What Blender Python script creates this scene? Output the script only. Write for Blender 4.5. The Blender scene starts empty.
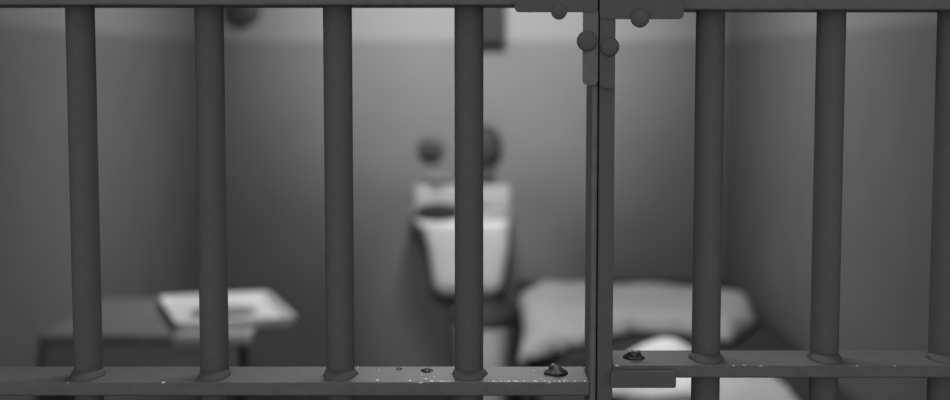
import bpy, bmesh, math, random
from mathutils import Vector, Matrix, noise
random.seed(7)
scene = bpy.context.scene
COL = scene.collection
PI = math.pi

# ---------------------------------------------------------------- camera
F = 1500.0
TH = math.atan((200 - 62) / F)
EYE = Vector((0, 0, 1.5))
cam_d = bpy.data.cameras.new('camera')
cam_d.sensor_width = 36
cam_d.lens = F / 950 * 36
cam_d.clip_start = 0.05
cam_d.dof.use_dof = True
cam_d.dof.focus_distance = 1.30
cam_d.dof.aperture_fstop = 4.0
cam = bpy.data.objects.new('camera', cam_d)
COL.objects.link(cam)
cam.location = EYE
cam.rotation_euler = (PI / 2 - TH, 0, 0)
scene.camera = cam
scene.view_settings.view_transform = 'Standard'
scene.view_settings.look = 'None'

def ray(px, py):
    u = 200 - py
    return Vector((px - 475, F * math.cos(TH) + u * math.sin(TH), -F * math.sin(TH) + u * math.cos(TH)))
def atY(px, py, Y):
    """world measurement: the point of depth Y that a pixel of the photo shows"""
    d = ray(px, py); return EYE + d * (Y / d.y)
def atZ(px, py, z):
    d = ray(px, py); return EYE + d * ((z - EYE.z) / d.z)

# ---------------------------------------------------------------- materials
def mat(name, c, rough=0.7, spec=0.3, var=0.0, scale=8.0, bump=0.0, bscale=60.0, metal=0.0):
    m = bpy.data.materials.new(name); m.use_nodes = True
    nt = m.node_tree; b = nt.nodes['Principled BSDF']
    b.inputs['Roughness'].default_value = rough
    b.inputs['Specular IOR Level'].default_value = spec
    b.inputs['Metallic'].default_value = metal
    tc = nt.nodes.new('ShaderNodeTexCoord')
    n = nt.nodes.new('ShaderNodeTexNoise'); n.inputs['Scale'].default_value = scale
    n.inputs['Detail'].default_value = 5
    nt.links.new(tc.outputs['Object'], n.inputs['Vector'])
    r = nt.nodes.new('ShaderNodeValToRGB')
    lo, hi = c * (1 - var), c * (1 + var)
    r.color_ramp.elements[0].position = .3; r.color_ramp.elements[1].position = .7
    r.color_ramp.elements[0].color = (lo, lo, lo, 1); r.color_ramp.elements[1].color = (hi, hi, hi, 1)
    nt.links.new(n.outputs['Fac'], r.inputs['Fac'])
    nt.links.new(r.outputs['Color'], b.inputs['Base Color'])
    if bump:
        n2 = nt.nodes.new('ShaderNodeTexNoise'); n2.inputs['Scale'].default_value = bscale
        n2.inputs['Detail'].default_value = 3
        nt.links.new(tc.outputs['Object'], n2.inputs['Vector'])
        bp = nt.nodes.new('ShaderNodeBump'); bp.inputs['Strength'].default_value = bump
        bp.inputs['Distance'].default_value = .002
        nt.links.new(n2.outputs['Fac'], bp.inputs['Height'])
        nt.links.new(bp.outputs['Normal'], b.inputs['Normal'])
    return m

def wall_mat(name, low, high, zline):
    """painted plaster: lighter paint above a dado line"""
    m = mat(name, low, .75, .2, .06, 3, .15, 25)
    nt = m.node_tree; b = nt.nodes['Principled BSDF']
    ramp = [n for n in nt.nodes if n.type == 'VALTORGB'][0]
    g = nt.nodes.new('ShaderNodeNewGeometry'); s = nt.nodes.new('ShaderNodeSeparateXYZ')
    nt.links.new(g.outputs['Position'], s.inputs[0])
    mr = nt.nodes.new('ShaderNodeMapRange')
    mr.inputs['From Min'].default_value = zline - .012; mr.inputs['From Max'].default_value = zline + .012
    nt.links.new(s.outputs['Z'], mr.inputs['Value'])
    mx = nt.nodes.new('ShaderNodeMix'); mx.data_type = 'RGBA'
    nt.links.new(mr.outputs[0], mx.inputs[0])
    # the paint is slightly darker towards the floor
    gr = nt.nodes.new('ShaderNodeMapRange'); gr.interpolation_type = 'SMOOTHSTEP'
    gr.inputs['From Min'].default_value = .25; gr.inputs['From Max'].default_value = 1.15
    gr.inputs['To Min'].default_value = .95; gr.inputs['To Max'].default_value = 1.0
    nt.links.new(s.outputs['Z'], gr.inputs['Value'])
    g2 = nt.nodes.new('ShaderNodeMix'); g2.data_type = 'RGBA'; g2.blend_type = 'MULTIPLY'; g2.inputs[0].default_value = 1
    nt.links.new(ramp.outputs['Color'], g2.inputs[6]); nt.links.new(gr.outputs[0], g2.inputs[7])
    nt.links.new(g2.outputs[2], mx.inputs[6])
    mx.inputs[7].default_value = (high, high, high, 1)
    nt.links.new(mx.outputs[2], b.inputs['Base Color'])
    return m

def rail_mat(name, c, glint):
    """dark iron paint, with glints painted in as pale flecks along the front edge"""
    m = mat(name, c, .52, .5, .15, 90, .15, 220)
    nt = m.node_tree; b = nt.nodes['Principled BSDF']
    ramp = [n for n in nt.nodes if n.type == 'VALTORGB'][0]
    tc = [n for n in nt.nodes if n.type == 'TEX_COORD'][0]
    s = nt.nodes.new('ShaderNodeSeparateXYZ'); nt.links.new(tc.outputs['Object'], s.inputs[0])
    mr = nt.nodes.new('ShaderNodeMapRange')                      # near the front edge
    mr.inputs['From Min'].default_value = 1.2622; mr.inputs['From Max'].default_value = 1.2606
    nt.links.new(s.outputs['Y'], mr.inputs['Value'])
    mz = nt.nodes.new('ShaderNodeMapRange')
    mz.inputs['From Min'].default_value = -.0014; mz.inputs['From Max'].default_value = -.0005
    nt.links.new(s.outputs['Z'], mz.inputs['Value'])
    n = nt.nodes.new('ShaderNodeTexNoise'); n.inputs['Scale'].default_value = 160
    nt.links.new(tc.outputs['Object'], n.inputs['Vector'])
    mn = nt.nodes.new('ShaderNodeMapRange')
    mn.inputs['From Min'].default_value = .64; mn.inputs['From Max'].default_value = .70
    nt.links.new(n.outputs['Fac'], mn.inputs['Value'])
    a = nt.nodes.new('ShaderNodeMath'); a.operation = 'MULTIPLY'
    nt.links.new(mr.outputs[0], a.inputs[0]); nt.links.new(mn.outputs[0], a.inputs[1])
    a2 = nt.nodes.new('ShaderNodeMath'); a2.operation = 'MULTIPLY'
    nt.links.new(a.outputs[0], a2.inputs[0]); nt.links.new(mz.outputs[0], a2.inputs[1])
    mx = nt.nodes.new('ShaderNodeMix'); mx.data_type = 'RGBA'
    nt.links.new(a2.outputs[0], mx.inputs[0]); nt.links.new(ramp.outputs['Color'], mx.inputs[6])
    mx.inputs[7].default_value = (glint, glint, glint, 1)  # edge glints mixed into the base colour
    nt.links.new(mx.outputs[2], b.inputs['Base Color'])
    return m

IRON = mat('black iron paint', .083, .7, .08, .05, 120, .08, 200)
IRON_L = mat('lighter iron paint', .098, .55, .25, .12, 90, .15, 200)  # slightly lighter than the bar iron
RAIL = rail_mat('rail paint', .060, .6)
BOLT = mat('bolt iron', .022, .38, .22, .2, 200, .6, 400)
GLINT = mat('painted glint', .9, .3, .5)  # pale colour standing in for specular glints
WALL = wall_mat('cell wall paint', .20, .29, 1.598)
FLOORM = mat('worn concrete', .06, .8, .2, .15, 4, .2, 30)
CEILM = mat('ceiling paint', .5, .8, .2, .05, 3)
PORC = mat('white porcelain', .46, .25, .5, .02, 5)  # rim and splashback copy, darkened to offset the strong light there
PORC_LIT = mat('pedestal porcelain', .93, .35, .4, .02, 5)  # same porcelain, lightened in colour to make the body look lit
HOLLOW = mat('dark basin bowl', .10, .4, .4, .1, 10)  # inside of the bowl, darker than the rim
DARK = mat('dark steel', .07, .5, .3, .1, 20)
DUCTM = mat('duct paint', .025, .6, .2, .1, 20)
DARKER = mat('dark hollow shade', .05, .6, .2, .1, 20)
SEATM = mat('dark toilet lid', .05, .5, .2)
TABLEM = mat('grey table top', .22, .6, .3, .1, 12)
TRAYM = mat('white enamel', .93, .35, .4, .02, 6)
DISHM = mat('grey dish', .30, .5, .3, .1, 20)
CLOTHM = mat('pale cloth', .45, .9, .1, .05, 40, .2, 300)
QUILTM = mat('pale quilt cloth', .46, .95, .1, .05, 10, .3, 120)
WHITEM = mat('white cotton', .92, .95, .1, .02, 10, .2, 200)
SHEETM = mat('pale sheet cotton', .62, .95, .1, .05, 8, .3, 90)
BLANKM = mat('charcoal wool', .05, .95, .1, .15, 60, .3, 300)

# ---------------------------------------------------------------- helpers
def link(name, bm, m, parent=None, smooth=False):
    me = bpy.data.meshes.new(name)
    bmesh.ops.recalc_face_normals(bm, faces=bm.faces[:])
    if smooth:
        for f in bm.faces: f.smooth = True
    bm.to_mesh(me); bm.free()
    o = bpy.data.objects.new(name, me); COL.objects.link(o)
    if isinstance(m, (list, tuple)):
        for x in m: me.materials.append(x)
    else: me.materials.append(m)
    if parent:
        o.parent = parent
        o.location = -Vector(parent.location)       # mesh data is in world coordinates
    return o
def tag(o, label, cat, group=None):
    o['label'] = label; o['category'] = cat
    if group: o['group'] = group
    return o
def thing(name, loc, label, cat, group=None):
    o = bpy.data.objects.new(name, None); COL.objects.link(o); o.location = loc
    o.empty_display_size = .05
    return tag(o, label, cat, group)
def box(bm, x0, x1, y0, y1, z0, z1, bev=0.0, segs=2):
    r = bmesh.ops.create_cube(bm, size=1)
    for v in r['verts']:
        v.co = Vector(((x0 + x1) / 2 + v.co.x * (x1 - x0), (y0 + y1) / 2 + v.co.y * (y1 - y0), (z0 + z1) / 2 + v.co.z * (z1 - z0)))
    if bev:
        es = list({e for v in r['verts'] for e in v.link_edges})
        bmesh.ops.bevel(bm, geom=es, offset=bev, segments=segs, affect='EDGES', profile=.5)
    return bm
def B(*a, **k): return box(bmesh.new(), *a, **k)
def lathe(bm, prof, axis='z', c=(0, 0, 0), n=28, sx=1, sy=1):
    """prof = [(r, h)...] revolved round an axis through c"""
    rings = []
    for r, h in prof:
        ring = []
        for i in range(n):
            a = 2 * PI * i / n
            p = Vector((r * math.cos(a) * sx, r * math.sin(a) * sy, h))
            if axis == 'y': p = Vector((p.x, p.z, p.y))
            if axis == 'x': p = Vector((p.z, p.x, p.y))
            ring.append(bm.verts.new(p + Vector(c)))
        rings.append(ring)
    for a, b in zip(rings, rings[1:]):
        for i in range(n): bm.faces.new((a[i], a[(i + 1) % n], b[(i + 1) % n], b[i]))
    bm.faces.new(rings[0]); bm.faces.new(rings[-1])
    return bm
def dome(c, r, flat=.6, axis='y', sgn=-1):
    prof = [(r, 0.0)] + [(r * math.cos(a), sgn * r * flat * math.sin(a)) for a in [PI / 2 * k / 7 for k in range(1, 7)]] + [(r * .03, sgn * r * flat)]
    return lathe(bmesh.new(), prof, axis, c)
def loft(bm, sections):
    """sections = lists of equal length of points"""
    rs = [[bm.verts.new(p) for p in s] for s in sections]
    n = len(rs[0])
    for a, b in zip(rs, rs[1:]):
        for i in range(n): bm.faces.new((a[i], a[(i + 1) % n], b[(i + 1) % n], b[i]))
    bm.faces.new(rs[0]); bm.faces.new(rs[-1])
    return bm
def rrect(cx, cy, w, d, z, r, n=6):
    pts = []
    for qx, qy, a0 in ((1, 1, 0), (-1, 1, PI / 2), (-1, -1, PI), (1, -1, 1.5 * PI)):
        for k in range(n + 1):
            a = a0 + PI / 2 * k / n
            pts.append(Vector((cx + qx * (w / 2 - r) + r * math.cos(a), cy + qy * (d / 2 - r) + r * math.sin(a), z)))
    return pts
def subsurf(o, lv=2):
    s = o.modifiers.new('soft', 'SUBSURF'); s.levels = lv; s.render_levels = lv

# ---------------------------------------------------------------- the cell
XL, XR, YB, ZC, YF = -1.25, 1.17, 7.0, 2.6, 1.36
def struct(name, bm, m):
    o = link(name, bm, m); o['kind'] = 'structure'; return o
struct('floor', B(XL - .15, XR + .15, -1.2, YB + .15, -.12, 0), FLOORM)
struct('wall_back', B(XL - .15, XR + .15, YB, YB + .15, 0, ZC), WALL)
struct('wall_left', B(XL - .15, XL, YF - .12, YB, 0, ZC), WALL)
struct('wall_right', B(XR, XR + .15, YF - .12, YB, 0, ZC), WALL)
struct('ceiling', B(XL - .15, XR + .15, YF - .12, YB + .15, ZC, ZC + .12), CEILM)

# ---------------------------------------------------------------- ironwork
YR0, YR1 = 1.26, 1.326           # rail front and back edge
YBAR, RB = 1.292, .0124
def zrail(py, Y): return atY(475, py, Y).z
def bar_bm(x, z0=.0, z1=2.6):
    return lathe(bmesh.new(), [(RB * .98, z0), (RB, z0 + .01), (RB, z1 - .01), (RB * .98, z1)], 'z', (x, YBAR, 0), 36)
def collar_bm(x, z):             # weld bead where a bar goes through a rail
    bm = bmesh.new(); n = 30; prof = [(RB + .0026, z - .001), (RB + .0018, z + .0012), (RB + .0008, z + .0036), (RB - .001, z + .005)]
    lathe(bm, prof, 'z', (x, YBAR, 0), n)
    for v in bm.verts:
        k = 1 + .22 * noise.noise(v.co * 160)
        dy = v.co.y - YBAR
        v.co.x = x + (v.co.x - x) * (k if dy > 0 else 1 + .10 * noise.noise(v.co * 160)); v.co.y = YBAR + dy * (k if dy > 0 else (1.95 if v.co.z < z + .003 else 1.5))
    return bm
def rail_bm(x0, x1, z0, z1):
    """flat bar; object coordinates keep y in world metres and z = 0 at the top"""
    bm = B(x0, x1, YR0, YR1, z0 - z1, 0, bev=.0012)
    return bm
def rail(name, x0, x1, z0, z1, parent, m):
    o = link(name, rail_bm(x0, x1, z0, z1), m, parent)
    o.location.z += z1
    return o

xb = lambda px: atY(px, 200, YBAR).x
left_px = [212, 339, 469]
xs_left = [xb(p) for p in left_px]
pitch = xs_left[1] - xs_left[0]
x1st = xb(84.5)
lefts = []
x = x1st
while x > XL + .03:
    lefts.append(x); x -= pitch
lefts = lefts + xs_left
SL0, SL1 = atY(591, 200, YR0).x, atY(597.2, 200, YR0).x       # fixed panel's end stile
SR0, SR1 = atY(598.4, 200, YR0).x, atY(614, 200, YR0).x       # gate stile
zl1 = zrail(382, YR0); zl0 = zrail(396, YR0)
zr1 = zrail(365, YR0); zr0 = zrail(378, YR0)
ztl = zrail(8, YR1); ztr = zrail(12.5, YR1)

P = thing('cell_front_grille', (0, YBAR, 0), 'fixed panel of round black iron bars filling the left and middle of the cell front', 'bars')
for x in lefts:
    b = link('bar', bar_bm(x), IRON, P, True)
    if x > -.6: link('weld_bead', collar_bm(x, zl1), IRON, b, True).location = (0, 0, 0)
for z0, z1 in ((zl0, zl1), (ztl, ztl + .012), (.10, .112)):
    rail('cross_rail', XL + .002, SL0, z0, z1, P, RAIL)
link('end_stile', B(SL0, SL1, YR0, YR1 - .004, 0, ZC, bev=.0015), IRON_L, P)
# bolt heads and painted glints on the fixed panel's cross rail
def nut(px, py, z, rx, ry, h, parent, name='bolt_head'):
    c = atZ(px, py, z)
    bm = lathe(bmesh.new(), [(1.15, 0), (1.05, .25), (.8, .4), (.62, .85), (.4, 1), (.05, .95)], 'z', (0, 0, 0), 14)
    for v in bm.verts:
        v.co = Vector((v.co.x * rx, v.co.y * ry, v.co.z * h)) * (1 + .35 * noise.noise(v.co * 1.7 + Vector((px, 0, 0)))) + c
    return link(name, bm, BOLT, parent, True)
nut(556, 373, zl1, .0095, .014, .0065, P)
nut(427, 371, zl1, .0045, .006, .0025, P)
nut(399, 369, zl1, .0025, .004, .0012, P)
def glints(pts, z, parent):  # specular glints of the rail modelled as pale specks
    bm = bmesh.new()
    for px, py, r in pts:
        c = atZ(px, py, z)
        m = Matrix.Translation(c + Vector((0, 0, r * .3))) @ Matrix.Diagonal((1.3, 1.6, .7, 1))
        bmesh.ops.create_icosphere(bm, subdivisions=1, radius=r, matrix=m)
    o = link('painted_glints', bm, GLINT, parent)
    o['kind'] = 'stuff'; o['label'] = 'pale flecks painted as glints on the rail'
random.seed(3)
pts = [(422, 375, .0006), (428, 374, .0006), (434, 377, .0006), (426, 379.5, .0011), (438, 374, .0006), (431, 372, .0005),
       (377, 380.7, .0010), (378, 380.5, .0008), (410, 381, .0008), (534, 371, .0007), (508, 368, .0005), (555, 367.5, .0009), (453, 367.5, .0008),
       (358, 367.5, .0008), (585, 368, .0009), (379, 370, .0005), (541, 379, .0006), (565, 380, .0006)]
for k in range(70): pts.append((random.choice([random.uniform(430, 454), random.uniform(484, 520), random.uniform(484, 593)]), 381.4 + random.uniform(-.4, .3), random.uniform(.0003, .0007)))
glints(pts, zl1, P)

# gate (right)
bars_px = [708, 827.5]
gx = [xb(p) for p in bars_px]
GEND = XR - .02
G = thing('barred_gate', (SR0, YBAR, 0), 'barred iron gate on the right, bolted along a wide flat upright near the middle', 'gate')
x = gx[0]; gb = []
while x < GEND - .02:
    gb.append(x); x += gx[1] - gx[0]
for x in gb:
    b = link('bar', bar_bm(x, .03, 2.57), IRON, G, True)
    link('weld_bead', collar_bm(x, zr1), IRON, b, True).location = (0, 0, 0)
for z0, z1 in ((zr0, zr1), (ztr, ztr + .012), (.06, .072)):
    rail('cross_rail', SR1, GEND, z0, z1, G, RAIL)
link('gate_stile', B(SR0, SR1, YR0 - .001, YR1, .03, ZC - .03, bev=.0015), IRON, G)
link('gate_stile', B(GEND, GEND + .015, YR0, YR1, .03, ZC - .03, bev=.0015), IRON, G)
nut(634, 357.5, zr1, .0085, .012, .006, G)
glints([(631, 353.8, .0011), (629, 354.5, .0007)], zr1, G)
# iron strap plates with round rivets at the head of the gate stile
def plate_bm(px0, px1, py0, py1, Y0, Y1, r):
    a = atY(px0, py0, Y0); c = atY(px1, py1, Y0)
    x0, x1, z1, z0 = a.x, c.x, a.z, c.z
    bm = bmesh.new()
    pts = [Vector((p.x, 0, p.y)) for p in rrect((x0 + x1) / 2, (z0 + z1) / 2, x1 - x0, z1 - z0, 0, r)]
    loft(bm, [[p + Vector((0, Y0, 0)) for p in pts], [p + Vector((0, Y1, 0)) for p in pts]])
    return bm
def rivet(px, py, rpx, parent, Y):
    c = atY(px, py, Y); r = rpx / F * 1.26
    return link('rivet', dome(c, r, .55), IRON, parent, True)
def child(name, bm, m, part, root, smooth=False):
    """sub-part: parent is a part whose own mesh is in world coordinates"""
    o = link(name, bm, m, None, smooth); o.parent = part
    return o
s1 = link('strap_plate', plate_bm(515, 597.8, -28, 12, 1.2525, 1.2595, .004), IRON, P)
child('rivet', dome(atY(559, 11.5, 1.2525), 8.0 / F * 1.26, .5), IRON, s1, P, True)
child('rivet', dome(atY(587, 41, 1.2525), 10.3 / F * 1.25, .5), IRON, s1, P, True)
s1b = link('strap_plate', plate_bm(583.5, 597.8, 8, 85, 1.2535, 1.2595, .004), IRON_L, P)
s2 = link('strap_plate', plate_bm(600.2, 684, -28, 19, 1.2515, 1.2585, .004), IRON, G)
child('rivet', dome(atY(640, 18, 1.2515), 9.5 / F * 1.26, .5), IRON, s2, G, True)
child('rivet', dome(atY(610, 47, 1.2515), 9.4 / F * 1.25, .5), IRON, s2, G, True)
link('strap_plate', plate_bm(600.2, 614.5, 8, 88, 1.2525, 1.2587, .004), IRON, G)
link('lock_bracket', plate_bm(611, 676, 372, 388, 1.252, 1.2595, .002), IRON, G)

# ---------------------------------------------------------------- washbasin
def washbasin():
    cx = atY(462, 200, 6.7).x
    t = thing('washbasin', (cx, 6.8, .45), 'white porcelain washbasin with a tapering body on the back wall', 'sink')
    w = .45
    zt = atY(461, 185, 6.95).z; zr = atY(461, 203, 6.9).z
    # back splash
    link('splashback', B(cx - w / 2, cx + w / 2, 6.93, 6.999, zr - .03, zt, bev=.015, segs=3), PORC, t)
    # basin with a hollow: outer rim, inner rim, bowl
    d = .40; cy = 6.95 - d / 2
    n = 6
    bm = bmesh.new()
    hx = cx - .035; hw = .30
    secs = [rrect(cx, cy, w * .90, d * .96, zr - .10, .05), rrect(cx, cy, w * .98, d, zr - .03, .05), rrect(cx, cy, w, d, zr - .004, .05),
            rrect(cx, cy, w - .012, d - .012, zr, .05), rrect(hx, cy + .0, hw + .02, d - .08, zr, .06), rrect(hx, cy, hw, d - .10, zr - .008, .06),
            rrect(hx, cy, hw * .8, d * .5, zr - .07, .06), rrect(hx, cy, hw * .3, d * .2, zr - .09, .02)]
    loft(bm, secs)
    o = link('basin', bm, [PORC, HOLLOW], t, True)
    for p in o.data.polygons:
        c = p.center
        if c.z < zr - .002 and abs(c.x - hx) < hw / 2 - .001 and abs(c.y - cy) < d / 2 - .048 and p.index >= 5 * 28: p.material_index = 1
    # the body tapering down
    bm = bmesh.new(); secs = []
    for k in range(9):
        f = k / 8
        z = zr - .045 - f * (zr - .045 - .46)
        ww = w * (.965 - .30 * f ** .6); dd = .404 - .06 * f
        if k == 8: ww *= .88; dd *= .9
        secs.append(rrect(cx + .028 * min(1, f * 3.0), 6.95 - dd / 2, ww, dd, z, .05))
    loft(bm, secs)
    link('pedestal', bm, PORC_LIT, t, True)
    # drain in the bowl
    link('drain', lathe(bmesh.new(), [(.02, zr - .089), (.02, zr - .086), (.012, zr - .0855)], 'z', (hx, cy, 0), 16), DARK, t, True)
    return cx, zr
cx, zr = washbasin()
# flat dark disc added on the basin front for the shade of its hollow
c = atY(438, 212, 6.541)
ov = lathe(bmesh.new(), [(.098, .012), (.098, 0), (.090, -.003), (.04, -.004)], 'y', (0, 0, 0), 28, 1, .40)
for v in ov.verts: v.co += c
link('hollow_shade_disc', ov, DARKER, [o for o in COL.objects if o.name == 'washbasin'][0], True)

# wall valves and tap above the basin
c = atY(431, 150, 6.999)
t = thing('push_valve', c, 'small round dark push valve on the wall above the left of the washbasin', 'valve')
link('cover_plate', lathe(bmesh.new(), [(.068, 0.0009), (.068, -.006), (.06, -.012)], 'y', c, 30), mat('valve plate', .10, .5, .3), t, True)
link('push_button', lathe(bmesh.new(), [(.044, -.010), (.044, -.035), (.034, -.042)], 'y', c, 26), DARKER, t, True)
c = atY(483, 145, 6.999)
t = thing('soap_dispenser', c, 'large dark oval dispenser on a short neck on the wall above the washbasin', 'dispenser')
link('dispenser_body', lathe(bmesh.new(), [(.06, 0), (.088, -.01), (.09, -.05), (.078, -.075), (.04, -.09), (.005, -.093)], 'y', c, 32, 1, 1.08), DARKER, t, True)
z1 = c.z - .085; z0 = atY(483, 181, 6.99).z
link('dispenser_neck', B(c.x - .035, c.x + .055, 6.955, 6.999, z0, z1, bev=.01), DARK, t)
c = atY(438, 178, 6.96)
t = thing('water_tap', Vector((c.x, 6.999, c.z)), 'short grey spout tap low on the wall just over the basin', 'tap')
bm = B(c.x - .065, c.x + .065, 6.93, 6.999, c.z - .012, c.z + .014, bev=.008)
link('tap_body', bm, mat('tap steel', .22, .4, .4), t)
link('spout', B(c.x - .012, c.x + .012, 6.86, 6.935, c.z - .014, c.z + .008, bev=.006), mat('spout steel', .22, .4, .4), t)

# ---------------------------------------------------------------- toilet
tx = .032
t = thing('toilet', (tx, 6.35, 0), 'pale toilet with a dark closed lid in front of the washbasin body', 'toilet')
def egg(z, w, l, yf, n=32):
    pts = []
    for i in range(n):
        a = 2 * PI * i / n
        y = math.sin(a); xx = math.copysign(abs(math.cos(a)) ** .62, math.cos(a))
        y = math.copysign(abs(y) ** .75, y)
        pts.append(Vector((tx + xx * w / 2 * (1 if y > 0 else (1 - .05 * y * y)), yf + l / 2 + y * l / 2, z)))
    return pts
bm = bmesh.new()
loft(bm, [egg(0, .225, .42, 6.16), egg(.02, .235, .43, 6.15), egg(.08, .22, .41, 6.15), egg(.20, .225, .46, 6.10), egg(.30, .24, .49, 6.07), egg(.38, .25, .52, 6.05), egg(.415, .25, .52, 6.05)])
link('bowl', bm, mat('toilet glaze', .85, .3, .4, .02), t, True)
bm = bmesh.new()
loft(bm, [egg(.416, .255, .55, 6.03), egg(.428, .265, .57, 6.02), egg(.450, .265, .57, 6.02), egg(.458, .25, .54, 6.035)])
link('lid', bm, SEATM, t, True)

# dark fittings high on the back wall
c = atY(243, 9, 6.96)
t = thing('junction_box', Vector((c.x, 6.999, c.z)), 'dark round box on a conduit high in the left corner of the back wall', 'electrical box')
link('box_body', lathe(bmesh.new(), [(.078, 0), (.078, -.045), (.066, -.055)], 'y', (c.x, 6.999, c.z), 28), DARK, t, True)
link('conduit', lathe(bmesh.new(), [(.016, c.z + .07), (.016, ZC - .002)], 'z', (c.x, 6.975, 0), 16), DARK, t, True)
c = atY(482, 50, 6.9)
t = thing('wall_duct', Vector((c.x, 6.999, c.z)), 'dark upright duct running up the back wall behind the middle bar', 'duct')
link('duct_body', B(c.x - .098, c.x + .108, 6.89, 6.999, c.z + .03, ZC - .002, bev=.008), DUCTM, t)

# ---------------------------------------------------------------- table, tray
zt = .72
yf = atZ(150, 335, zt).y; yb = atZ(150, 298, zt).y
txr = -.655
t = thing('wall_table', (XL, (yf + yb) / 2, 0), 'grey steel table fixed to the left wall with a white tray on it', 'table')
link('table_top', B(XL + .001, txr, yf, yb, zt - .03, zt, bev=.006), TABLEM, t)
link('apron', B(XL + .001, txr - .03, yf + .02, yf + .04, zt - .16, zt - .031), mat('apron steel', .3), t)
for y, lx in ((yf + .06, -.77), (yb - .06, -.77)):
    link('leg', B(lx - .02, lx + .02, y - .02, y + .02, 0, zt - .031, bev=.003), DARK, t)
# tray
a = math.radians(17)
TC = Vector((-.775, 4.60, zt + .001))
t = thing('serving_tray', TC, 'white shallow rectangular tray with raised rim lying askew on the table', 'tray')
t.rotation_euler.z = a
def local(name, bm, m, parent, smooth=False):
    o = link(name, bm, m, None, smooth); o.parent = parent; return o
bm = bmesh.new()
W_, L_ = .355, .53
loft(bm, [rrect(0, 0, W_ * .94, L_ * .95, 0, .02), rrect(0, 0, W_, L_, .026, .025), rrect(0, 0, W_ - .012, L_ - .012, .026, .022), rrect(0, 0, W_ * .90, L_ * .92, .007, .02)])
local('tray_body', bm, TRAYM, t)
dc = atZ(224, 309.5, zt + .02)
t = thing('oval_dish', Vector((dc.x, dc.y, zt + .009)), 'dark grey oval dish sitting in the white tray', 'dish')
t.rotation_euler.z = a
local('dish_body', lathe(bmesh.new(), [(.09, 0), (.100, .004), (.101, .007), (.098, .0085), (.05, .0075)], 'z', (0, 0, 0), 36, 1, .95), DISHM, t, True)
# cloth over the front edge of the table
p0 = atY(205, 334, yf - .006); p1 = atY(251, 345, yf - .006)
x0 = atY(172, 334, yf).x; x1 = p1.x; zb = p1.z
bm = bmesh.new()
NX, prof = 14, [(yf + .10, zt + .0015), (yf + .01, zt + .0015), (yf - .004, zt - .004), (yf - .006, zt - .02), (yf - .006, zb)]
th = .0012
grid = []
for i in range(NX + 1):
    f = i / NX; x = x0 + (x1 - x0) * f
    grid.append([bm.verts.new((x, y - (.0015 * math.sin(9 * f) + .0015 if k > 2 else 0), z - (.01 * (1 - f) if k == 4 else 0) + (.0)))
                 for k, (y, z) in enumerate(prof)])
for a_, b_ in zip(grid, grid[1:]):
    for k in range(len(prof) - 1): bm.faces.new((a_[k], b_[k], b_[k + 1], a_[k + 1]))
o = link('table_cloth_strip', bm, CLOTHM, None, True)
o.name = 'napkin'
sd = o.modifiers.new('thick', 'SOLIDIFY'); sd.thickness = .001; sd.offset = 1
tag(o, 'small grey napkin hanging over the front edge of the table under the tray', 'napkin')

# ---------------------------------------------------------------- bed
BX0, BX1, BY0, BY1, BZ = .175, XR - .01, 4.14, 6.985, .48
t = thing('bunk_bed_frame', ((BX0 + BX1) / 2, (BY0 + BY1) / 2, 0), 'dark steel bunk with a thin mattress along the right wall', 'bed')
t.name = 'bunk'
link('base', B(BX0, BX1, BY0, BY1, .28, .34, bev=.006), DARK, t)
for x, y in ((BX0 + .05, BY0 + .06), (BX1 - .05, BY0 + .06), (BX0 + .05, BY1 - .06), (BX1 - .05, BY1 - .06)):
    link('leg', B(x - .02, x + .02, y - .02, y + .02, 0, .281, bev=.003), DARK, t)
link('mattress', B(BX0 + .02, BX1, BY0 + .01, BY1, .341, BZ, bev=.03, segs=4), mat('dark mattress ticking', .06, .9, .1, .1, 20), t, True)

def seg_dist(p, a, b):
    ab = b - a; k = max(0, min(1, (p - a).dot(ab) / ab.length_squared)); return (p - (a + ab * k)).length
def inside(p, poly):
    c = False; n = len(poly)
    for i in range(n):
        a, b = poly[i], poly[(i + 1) % n]
        if (a.y > p.y) != (b.y > p.y) and p.x < (b.x - a.x) * (p.y - a.y) / (b.y - a.y) + a.x: c = not c
    return c
def soft(name, poly, zb, hfun, m, res=.025, rnd=.06):
    poly = [Vector((p[0], p[1])) for p in poly]
    xs = [p.x for p in poly]; ys = [p.y for p in poly]
    nx = int((max(xs) - min(xs)) / res) + 2; ny = int((max(ys) - min(ys)) / res) + 2
    bm = bmesh.new(); V = {}
    def D(p):
        d = min(seg_dist(p, poly[i], poly[(i + 1) % len(poly)]) for i in range(len(poly)))
        return d if inside(p, poly) else -d
    for i in range(nx + 1):
        for j in range(ny + 1):
            p = Vector((min(xs) + i * res, min(ys) + j * res)); d = D(p)
            if -res * .75 < d < res * .45:                       # pull edge vertices onto the outline
                best = None
                for q in range(len(poly)):
                    a, b = poly[q], poly[(q + 1) % len(poly)]; ab = b - a
                    k = max(0, min(1, (p - a).dot(ab) / ab.length_squared)); c = a + ab * k
                    if best is None or (c - p).length < (best - p).length: best = c
                p = best; d = 0
            if d > -res * .5:
                d = max(0, d); k = math.sqrt(max(0, 1 - (1 - min(1, d / rnd)) ** 2))
                V[i, j] = (bm.verts.new((p.x, p.y, zb + .004 + (hfun(p.x, p.y) - .004) * k)), )
    for i in range(nx):
        for j in range(ny):
            q = [(i, j), (i + 1, j), (i + 1, j + 1), (i, j + 1)]
            if all(k in V for k in q): bm.faces.new([V[k][0] for k in q])
    for v in [v for v in bm.verts if not v.link_faces]: bm.verts.remove(v)
    be = [e for e in bm.edges if e.is_boundary]
    r = bmesh.ops.extrude_edge_only(bm, edges=be)
    for v in [g for g in r['geom'] if isinstance(g, bmesh.types.BMVert)]: v.co.z = zb
    bmesh.ops.holes_fill(bm, edges=[e for e in bm.edges if e.is_boundary])
    o = link(name, bm, m, None, True)
    return o
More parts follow.
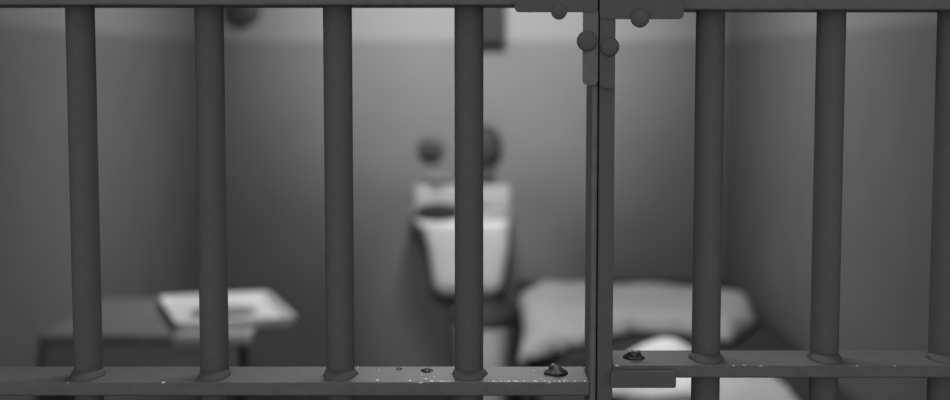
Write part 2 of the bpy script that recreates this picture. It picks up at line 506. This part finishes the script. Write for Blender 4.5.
def fbm(x, y, s, sd): return noise.noise(Vector((x * s, y * s, sd))) + .5 * noise.noise(Vector((x * s * 2.1, y * s * 2.1, sd + 5)))

# dark blanket over the middle
def bl_h(x, y): return .028 + .010 * fbm(x, y, 6, 2)
o = soft('blanket', [(BX0 + .01, 4.98), (BX1 - .01, 4.91), (BX1 - .01, BY1 - .20), (BX0 + .01, BY1 - .20)], BZ + .001, bl_h, BLANKM, .03, .03)
tag(o, 'dark wool blanket spread across the middle of the bunk', 'blanket')
# pale quilt at the head end
zq = BZ + .036
out_px = [(519, 291), (538, 284), (640, 286), (715, 291), (752, 299), (757, 312), (748, 330), (730, 341), (690, 333), (640, 330), (600, 337), (560, 351), (518, 362), (524, 330)]
poly = []
for px, py in out_px:
    p = atZ(px, py, zq + (.045 if py < 320 else .012)); poly.append((min(p.x, BX1 - .02), min(p.y, BY1 - .02)))
def q_h(x, y): return .050 + .020 * fbm(x, y, 3.6, 9) + .010 * math.sin(y * 9 + x * 4)
o = soft('quilt', poly, zq + .008, q_h, QUILTM, .03, .06)
tag(o, 'pale rumpled quilt bunched over the head end of the bunk', 'quilt')
# pale sheet over the near end
def s_h(x, y): return .024 + .010 * fbm(x, y, 4.5, 4) + .014 * max(0, math.sin((x * .8 + y) * 11)) ** 3
o = soft('bed_sheet', [(BX0 + .20, BY0 + .03), (.97, BY0 + .03), (.975, 4.86), (BX0 + .40, 4.86)], BZ + .001, s_h, SHEETM, .02, .04)
tag(o, 'creased pale sheet turned back over the near end of the bunk', 'sheet')
# white crumpled bundle on the sheet
pk = atY(665, 346, 4.56)
def w_h(x, y):
    r = math.hypot((x - pk.x) / .155, (y - 4.56) / .12)
    h = (pk.z - (BZ + .06)) * max(0, math.cos(min(PI / 2, r * PI / 2))) ** .8
    l = .09 * math.exp(-(((x - .44) / .045) ** 2 + ((y - 4.36) / .06) ** 2))
    return .02 + h + l * .8 + .010 * fbm(x, y, 14, 3)
o = soft('towel', [(.37, 4.28), (.50, 4.22), (.66, 4.26), (.73, 4.50), (.72, 4.64), (.62, 4.70), (.48, 4.68), (.38, 4.58)], BZ + .060, w_h, WHITEM, .012, .05)
tag(o, 'bright white bundled towel heaped on the near end of the bunk', 'towel')

# ---------------------------------------------------------------- light
w = bpy.data.worlds.new('world'); scene.world = w; w.use_nodes = True
w.node_tree.nodes['Background'].inputs[0].default_value = (1, 1, 1, 1)
w.node_tree.nodes['Background'].inputs[1].default_value = .55
def area(name, loc, tgt, sx, sy, e, spread=PI):
    l = bpy.data.lights.new(name, 'AREA'); l.shape = 'RECTANGLE'; l.size = sx; l.size_y = sy; l.energy = e; l.spread = spread
    o = bpy.data.objects.new(name, l); COL.objects.link(o); o.location = loc
    o.rotation_euler = (Vector(tgt) - Vector(loc)).to_track_quat('-Z', 'Y').to_euler(); return o
def spot(name, loc, tgt, e, ang, blend, r):
    l = bpy.data.lights.new(name, 'SPOT'); l.energy = e; l.spot_size = math.radians(ang); l.spot_blend = blend; l.shadow_soft_size = r
    o = bpy.data.objects.new(name, l); COL.objects.link(o); o.location = loc
    o.rotation_euler = (Vector(tgt) - Vector(loc)).to_track_quat('-Z', 'Y').to_euler(); return o
spot('wall_spot', (.05, 5.0, 2.3), (0, 7.0, 1.78), 215, 66, 1.0, .12)
area('ceiling_lamp', (.0, 5.0, 2.55), (.0, 5.0, 0), .4, .7, 28)
spot('basin_fill', (-.03, 2.6, 1.75), (.0, 6.6, .43), 118, 15, .6, .06)  # added fill without a fixture, brightens the washbasin body
spot('bunk_fill', (.55, 3.7, 2.4), (.57, 4.55, .6), 22, 16, .8, .05)  # added narrow fill, brightens the towel
area('rail_fill', (0, 1.75, 2.55), (0, 1.65, 0), .8, .2, 7, math.radians(110))  # added fill just inside the bars, lifts the rail tops
sl = bpy.data.lights.new('corridor_fill', 'SUN'); sl.energy = .45; sl.angle = math.radians(40)  # added soft fill sun, lifts the dark parts of the cell
so = bpy.data.objects.new('corridor_fill', sl); COL.objects.link(so); so.location = (0, -1, 2)
so.rotation_euler = Vector((.15, 1, -.12)).to_track_quat('-Z', 'Y').to_euler()
